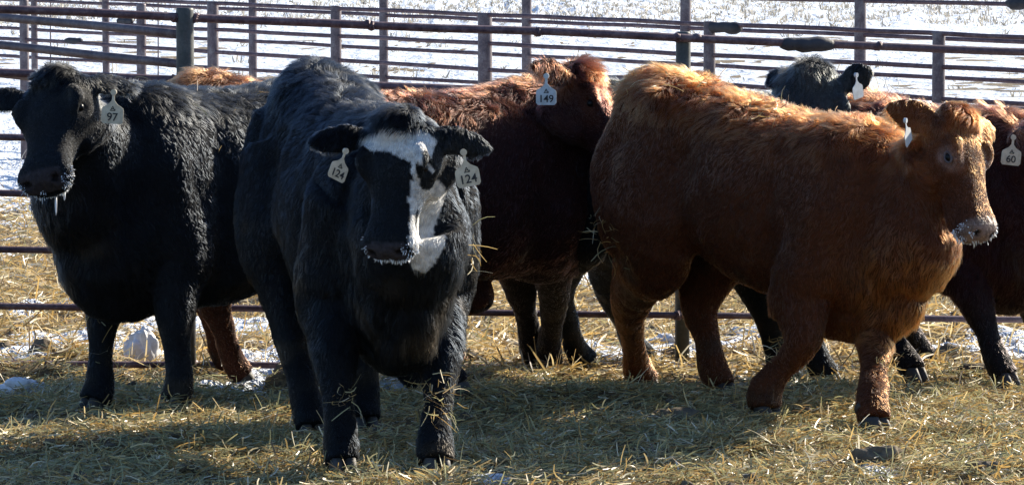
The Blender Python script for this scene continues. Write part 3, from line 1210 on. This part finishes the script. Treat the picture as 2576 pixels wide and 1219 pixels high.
    cs = np.clip(c.get('clump', .42) + .30 * vn3(p / .12 + off + 60), .15, .95) * (1 - face * .5) * (dist < .05)
    cs = cs * (1 - leg * .65)
    for k in range(1, K):
        f_ = (cs * (k / (K - 1)) ** 1.1)[:, None]
        tgt = G[:, k] + (p - p[gi[near]]) * .15
        Q[:, k] = Q[:, k] * (1 - f_) + tgt * f_
    hc = bpy.data.hair_curves.new('coat')
    hc.add_curves([K] * n)
    hc.attributes['position'].data.foreach_set('vector', Q.astype(np.float32).ravel())
    ra = hc.attributes.get('radius') or hc.attributes.new('radius', 'FLOAT', 'POINT')
    rad = np.tile(np.array([1, .9, .75, .5, .12]), (n, 1)) * (c.get('hrad', .00066) * rng.uniform(.7, 1.3, (n, 1)))
    ra.data.foreach_set('value', rad.astype(np.float32).ravel())
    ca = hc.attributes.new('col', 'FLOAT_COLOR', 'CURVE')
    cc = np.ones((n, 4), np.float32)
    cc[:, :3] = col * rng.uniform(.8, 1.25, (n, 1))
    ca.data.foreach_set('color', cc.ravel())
    hc.materials.append(M['blackhair' if c['label'].startswith('black') else 'hair'])
    co = bpy.data.objects.new('coat', hc)
    link(co, root)

    # ---------------- hooves
    for Hf, _ in hooves:
        mb = MB()
        for sd_ in (-1, 1):
            R = []
            for z, rx, ry, xo in ((-.004, .050, .024, .012), (.02, .047, .024, .008), (.045, .041, .023, 0), (.065, .036, .022, -.006)):
                R.append([(Hf.x + xo + rx * sc * math.cos(q) * (1.12 if math.cos(q) > 0 else .85), Hf.y + sd_ * .0235 * sc + ry * sc * math.sin(q), Hf.z + z) for q in np.linspace(0, 2 * math.pi, 16, endpoint=False)])
            mb.rings(R)
        mb.build('hoof', M['hoof'], root)

        for sd_ in (-1, 1):
            mb = MB()
            tube(mb, [(Hf.x - .050 * sc, Hf.y + sd_ * .022 * sc, Hf.z + .105), (Hf.x - .064 * sc, Hf.y + sd_ * .024 * sc, Hf.z + .088), (Hf.x - .066 * sc, Hf.y + sd_ * .024 * sc, Hf.z + .070)], [(.012, .012), (.011, .011), (.004, .004)], (0, 1, 0), n=3, k=8)
            mb.build('dewclaw', M['hoof'], root)

    # ---------------- eyes
    for side in (-1, 1):
        sel = (np.abs(hp[:, 0] - .178) < .015) & (np.abs(hp[:, 2] + .008) < .015) & (hp[:, 1] * side > .05) & (hp[:, 1] * side < .2)
        if not sel.any():
            continue
        hpn = tohead(V[sel])
        ey = np.max(hpn[:, 1] * side)
        ec = Mh @ Vector((.178, side * (ey - .013), -.008))
        R_ = (.023 if c['colfn'] is redcow else .018) * hs
        mb = MB()
        rings = []
        for i in range(1, 10):
            th = math.pi * i / 10
            rings.append([tuple(ec + Vector((math.sin(th) * math.cos(q), math.sin(th) * math.sin(q), math.cos(th))) * R_) for q in np.linspace(0, 2 * math.pi, 18, endpoint=False)])
        mb.rings(rings)
        eye = mb.build('eye', M['eye'], root)
        if not c['label'].startswith('orange'):
            continue
        # lids: upper and lower rim
        Y3 = (Mh.to_3x3() @ Vector((0, side, 0))).normalized()
        X3 = (Mh.to_3x3() @ Vector((1, 0, 0))).normalized()
        Z3 = (Mh.to_3x3() @ Vector((0, 0, 1))).normalized()
        pts = []
        for q in np.linspace(0, 2 * math.pi, 21):
            pts.append(ec + (X3 * math.cos(q) * 1.05 + Z3 * math.sin(q) * .72) * R_ + Y3 * R_ * .62)
        mb = MB()
        tube(mb, pts, [(.0048, .0048)] * len(pts), tuple(Y3), n=1, k=8)
        mb.build('eyelid', M['lid'] if c['label'].startswith('orange') else M['darklid'], root)

    # ---------------- frost on the muzzle whiskers
    fr = c.get('frost', 0)
    if fr:
        selv = np.where((hp[:, 0] > .455) & (hp[:, 0] < .60) & (np.abs(hp[:, 1]) < .12) & ((hp[:, 2] < -.085) | (np.abs(hp[:, 1]) > .062)) & (hp[:, 2] < -.02) & (hp[:, 2] > -.19))[0]
        if len(selv):
            ch = rng.choice(selv, min(fr, len(selv)), replace=False)
            mb = MB()
            dn = np.array([0, 0, -1.0])
            for v in ch:
                if vn3(V[v][None] / .018 + 4.0)[0] < -.12:
                    continue
                nn = Nn[v]
                d = nn * .8 + dn * .5 + rng.normal(0, .3, 3)
                d /= np.linalg.norm(d)
                l_ = rng.uniform(.003, .015) * (1 + .8 * (rng.random() < .12))
                q0 = V[v] - nn * .002
                u_ = np.cross(d, [.3, .5, .81])
                u_ /= np.linalg.norm(u_)
                w__ = np.cross(d, u_)
                r_ = rng.uniform(.0005, .0013)
                ring0 = [tuple(q0 + (u_ * math.cos(q) + w__ * math.sin(q)) * r_) for q in (0, 1.57, 3.14, 4.71)]
                ring1 = [tuple(q0 + d * l_ * .6 + rng.normal(0, .001, 3) + (u_ * math.cos(q) + w__ * math.sin(q)) * r_ * 1.2) for q in (0, 1.57, 3.14, 4.71)]
                ring2 = [tuple(q0 + d * l_ + (u_ * math.cos(q) + w__ * math.sin(q)) * r_ * .3) for q in (0, 1.57, 3.14, 4.71)]
                mb.rings([ring0, ring1, ring2])
            mb.build('muzzle_frost', M['ice'], root)
    for (hx_, hy_, hz_, ln) in c.get('icicles', ()):
        q = Mh @ Vector((hx_, hy_, hz_))
        mb = MB()
        rings = []
        for t_, r_ in ((0, .004), (.4, .0042), (.8, .0028), (1, .0006)):
            rings.append([(q.x + math.cos(b_) * r_, q.y + math.sin(b_) * r_, q.z - ln * t_) for b_ in np.linspace(0, 6.283, 8, endpoint=False)])
        mb.rings(rings)
        mb.build('icicle', M['ice'], root)

    # ---------------- tags
    for sp_ in c.get('tags', ()):
        make_tag(root, sp_, inv, M['tagw'] if sp_.get('pale') else M['tag'])
    # ---------------- straw caught in the coat
    for (px, py, D, rad_, cnt) in c.get('straw', ()):
        q = inv @ P(px, py, D)
        kv = np.linalg.norm(V - np.array(q)[None], axis=1)
        near_ = np.where(kv < rad_)[0]
        if len(near_) == 0:
            near_ = np.argsort(kv)[:200]
        ch = rng.choice(near_, min(cnt, len(near_)), replace=False)
        pp = V[ch] + Nn[ch] * .018
        m_ = len(ch)
        blades('clinging_straw', pp, rng.uniform(.03, .10, m_), rng.uniform(.001, .002, m_), rng.uniform(0, 6.28, m_), rng.normal(-.3, .6, m_), rng.normal(0, .4, m_), straw_cols(m_, (3, 3, 2, 2, 3, 2, 1, 1)), M['straw'], root)['kind'] = 'stuff'
    return root


# ---------------------------------------------------------------- coat colours
def solid(base, dustglow=None, dustglowamt=0.):
    base = np.array(base)

    def f(p, h, t, nz):
        c = np.tile(base[None], (len(p), 1))
        if dustglow is not None:
            k = np.clip((t[:, 2] - 1.05) / .25, 0, 1) * dustglowamt * np.clip(.6 + nz, 0, 1.3)  # paler towards the back: dust, plus sunlit rim painted into the coat
            c = c * (1 - k[:, None]) + np.array(dustglow)[None] * k[:, None]
        if base[0] > .02 and base[0] < .05:
            k = np.clip((.55 - t[:, 2]) / .2, 0, 1)[:, None]
            c = c * (1 - k) + np.array((.014, .011, .011)) * k
        # dried mud in the coat
        mk = np.clip((vn3(p / .11 + 91.0) - .25) * 2.2, 0, 1) * np.clip((.95 - t[:, 2]) / .4, 0, 1)
        c = c * (1 - mk[:, None] * .5) + np.array((.05, .038, .024)) * mk[:, None] * .5
        return c
    return f


BLACK = (.009, .0108, .014)
RED = (.098, .028, .009)
DRED = (.032, .0095, .008)


def baldy(p, h, t, nz):
    c = solid((.0055, .007, .0095), (.04, .036, .028), .12)(p, h, t, nz)
    x, y, z = h[:, 0], h[:, 1] + .0, h[:, 2]
    w_ = nz * .012
    inface = (x > .015) & (x < .56) & (np.abs(y) < .145) & (z > -.28) & (z < .13)
    # broad arched band over the forehead, dark face below, white left jaw and chin
    band = (x > .035 + w_ * 1.5 + np.abs(y) * .10) & (x < .125 + w_ - 3.0 * (y + .02) ** 2 + np.clip(y, 0, 1) * .9) & (np.abs(y) < .125) & (z > -.05)
    strip = (x > .12) & (x < .235 + w_ * 2) & (np.abs(y - .092) < .013 + w_ * .6 - (x - .12) * .05) & (z > -.05)
    jaw = (x > .30 + w_ * 2 + np.clip(z, -.1, 0) * .4) & (x < .50) & (y > .073 + w_ * .5 + (x - .30) * .06) & (z < .03)
    jaw2 = (x > .235) & (x < .32) & (np.abs(y - .088) < .008 + (x - .235) * .18) & (z > -.10)
    chin = (x > .20 - w_ * 2) & (x < .52) & (z < -.100 + w_) & (y > .005 + w_)
    inface = inface | ((x > .22) & (x < .56) & (np.abs(y) < .17) & (z > -.24) & (z < 0))
    m = inface & (band | strip | jaw | jaw2 | chin)
    c[m] = np.array((.72, .70, .66))
    return c


def greyface(p, h, t, nz):
    c = solid(BLACK, (.10, .09, .07), .3)(p, h, t, nz)
    m = (h[:, 0] > -.02) & (h[:, 0] < .5) & (np.abs(h[:, 1]) < .13) & (h[:, 2] > -.2)
    c[m] = c[m] * .6 + np.array((.045, .05, .05))
    return c


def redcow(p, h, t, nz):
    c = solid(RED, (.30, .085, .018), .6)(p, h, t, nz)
    # pale eye surround and muzzle
    e = np.exp(-(((h[:, 0] - .18) / .055) ** 2 + ((h[:, 2] + .015) / .045) ** 2) ** 2) * (np.abs(h[:, 1]) > .07)
    e = np.clip(e * (1 + nz * .8), 0, 1)
    c = c * (1 - e[:, None] * .85) + np.array((.36, .22, .18)) * e[:, None] * .85
    m = np.clip((h[:, 0] - .445) / .03 + nz * .3, 0, 1) * (np.abs(h[:, 1]) < .13) * (h[:, 2] > -.2) * (h[:, 2] < .1) * (h[:, 0] < .6)
    c = c * (1 - m[:, None] * .7) + np.array((.30, .22, .18)) * m[:, None] * .7
    return c


COWS = []
COWS.append(dict(label='black steer with a white blaze and white jaw, numbered 124, facing the camera', yaw=-72, pitch=-6, scale=1.0, belly=-.01, brisket=.01, boxy=1.95, withers=(985, 268, 12.25), seed=(1.3, 4.1, 2.2),
    feet=dict(fr=(862, 1196), fl=(1098, 1196), hr=(785, 1108), hl=(918, 1086)), poll=(1000, 312, 11.80), muzzle=(944, 622, 11.64), hint=(-.52, -.85, .1), earw=dict(er=(0, -1, .15), el=(0, -1, .15)), headw=1.28, eartip=dict(er=(768, 355, 11.85), el=(1230, 372, 11.85)),
    hock=dict(hr=-.06, hl=-.06), fat=.88, colfn=baldy, hairs=95000, frost=520, polllen=.075, nosecol=(.04, .036, .042),
    ears=dict(er=(-.02, 1, .05), el=(-.02, 1, .02)), neckoff=(0, 0, .02), neck=1.1,
    tags=[dict(px=(1176, 440), D=11.72, yaw=8, roll=-10, num='124', s=1.12), dict(px=(852, 428), D=11.72, yaw=38, roll=24, num='124', s=1.0)],
    straw=[(1100, 985, 12.0, .09, 60), (870, 1000, 12.0, .06, 25), (1150, 620, 12.0, .1, 12)]))
COWS.append(dict(label='black steer with ear tag 97 at the left edge, frosted muzzle', yaw=225, pitch=1, belly=-.04, brisket=.02, scale=1.0, withers=(365, 205, 13.85), seed=(5.3, 2.1, 7.2), straw=[(500, 260, 13.9, .3, 14), (240, 850, 13.8, .12, 10)],
    feet=dict(fr=(236, 1038), fl=(440, 1040), hr=(770, 990), hl=(850, 965)), poll=(135, 200, 13.35), muzzle=(78, 425, 13.0), hint=(-.5, -1, .4), headw=1.28, eartip=dict(el=(338, 212, 13.4), er=(-60, 250, 13.4)),
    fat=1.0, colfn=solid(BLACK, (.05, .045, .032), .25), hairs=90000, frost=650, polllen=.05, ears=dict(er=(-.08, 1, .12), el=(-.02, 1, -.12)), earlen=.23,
    icicles=((.50, .0, -.16, .07), (.49, .03, -.16, .03)), neck=1.12,
    tags=[dict(px=(283, 285), D=13.2, yaw=-4, roll=4, num='97', s=1.15)]))
COWS.append(dict(label='orange red steer standing side on with its head in profile to the right', yaw=-45, pitch=-8, scale=1.0, withers=(2165, 296, 13.45), seed=(9.3, 6.1, 1.2),
    feet=dict(fr=(1925, 1055), fl=(2200, 1090), hr=(1625, 985), hl=(1815, 1000)), poll=(2415, 300, 13.12), muzzle=(2512, 572, 12.95), hint=(.76, -.62, .35), headw=1.12, eartip=dict(er=(2240, 262, 13.1)), earw=dict(er=(.35, -.9, .1)),
    knee=dict(fr=.08), fat=.95, colfn=redcow, belly=.11, brisket=-.06, earwid=1.35, hairs=110000, frost=420, polllen=.06, ears=dict(er=(-.30, .75, .10), el=(-.15, .95, .0)), earface=dict(er=(.2, .5, .6)),
    neck=1.05, toplen=.024, icicles=((.47, -.04, -.15, .03), (.45, -.05, -.15, .02)), nosecol=(.22, .145, .12),
    tags=[dict(px=(2284, 342), D=12.95, yaw=64, roll=-28, s=.95, pale=True)],
    straw=[(2225, 960, 13.2, .10, 110), (1700, 160, 14.1, .25, 60), (1960, 880, 13.4, .08, 40), (1530, 600, 14.0, .14, 40), (2000, 240, 13.7, .2, 50)]))
COWS.append(dict(label='dark red steer with ear tag 149, head raised behind the orange red one', yaw=36, pitch=4, scale=.98, withers=(1312, 196, 15.15), seed=(3.3, 8.1, 5.2),
    feet=dict(fr=(1382, 938), fl=(1352, 930), hr=(1150, 1000), hl=(1050, 985)), poll=(1465, 185, 14.95), muzzle=(1640, 385, 14.75), hint=(.6, -.15, .8), eartip=dict(er=(1345, 158, 14.6)), earw=dict(er=(.1, -1, .1)),
    colfn=solid(DRED, (.15, .045, .014), .6), hairs=60000, polllen=.06, ears=dict(er=(-.45, .8, -.1), el=(-.1, .95, .0)), earface=dict(er=(.0, -.9, .3)),
    tags=[dict(px=(1374, 240), D=14.42, yaw=-6, roll=0, num='149', s=1.15, pale=True)], toplen=.024, neck=1.1))
COWS.append(dict(label='black steer mostly hidden behind the orange red one, only its face over its back', yaw=-27, pitch=-3, scale=.95, withers=(1925, 232, 14.95), seed=(7.7, 1.1, 3.2),
    feet=dict(fr=(1985, 970), fl=(2085, 972), hr=(1475, 935), hl=(1625, 925)), poll=(2045, 185, 14.55), muzzle=(2040, 470, 14.3), hint=(.05, -1, .3), headsize=1.0,
    colfn=greyface, hairs=50000, polllen=.05, ears=dict(er=(-.02, 1, -.05), el=(-.16, 1, .0)), headw=1.2, eartip=dict(el=(2195, 170, 14.5), er=(1935, 180, 14.6)),
    tags=[dict(px=(2158, 228), D=14.4, yaw=48, roll=-12, s=.95, pale=True)]))
COWS.append(dict(label='dark red steer with curly back cut off by the right edge', yaw=-50, pitch=-3, scale=.95, withers=(2500, 268, 14.85), seed=(2.7, 5.1, 9.2),
    feet=dict(fr=(2530, 975), fl=(2640, 965), hr=(2300, 962), hl=(2330, 925)), poll=(2640, 320, 14.5), muzzle=(2760, 590, 14.4), hint=(.55, -.8, .2), eartip=dict(er=(2546, 352, 14.35)),
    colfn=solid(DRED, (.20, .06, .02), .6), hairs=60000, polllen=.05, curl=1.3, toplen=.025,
    tags=[dict(px=(2544, 392), D=14.3, yaw=0, roll=6, num='60', s=1.1)]))
COWS.append(dict(label='red steer behind the black one tagged 97, only rump and one leg in view', yaw=8, pitch=-7, scale=.95, withers=(1085, 262, 15.1), seed=(6.7, 3.1, 4.2),
    feet=dict(fr=(1100, 955), fl=(1150, 940), hr=(612, 970), hl=(585, 945)), poll=(1180, 480, 15.05), muzzle=(1270, 760, 15.0), hint=(.8, 0, .4), headsize=1.0,
    colfn=solid((.06, .018, .008), (.32, .10, .03), .7), hairs=45000, toplen=.024))
for c in COWS:
    c['hairs'] = int(c.get('hairs', 60000) * 1.35)
    make_cow(c)
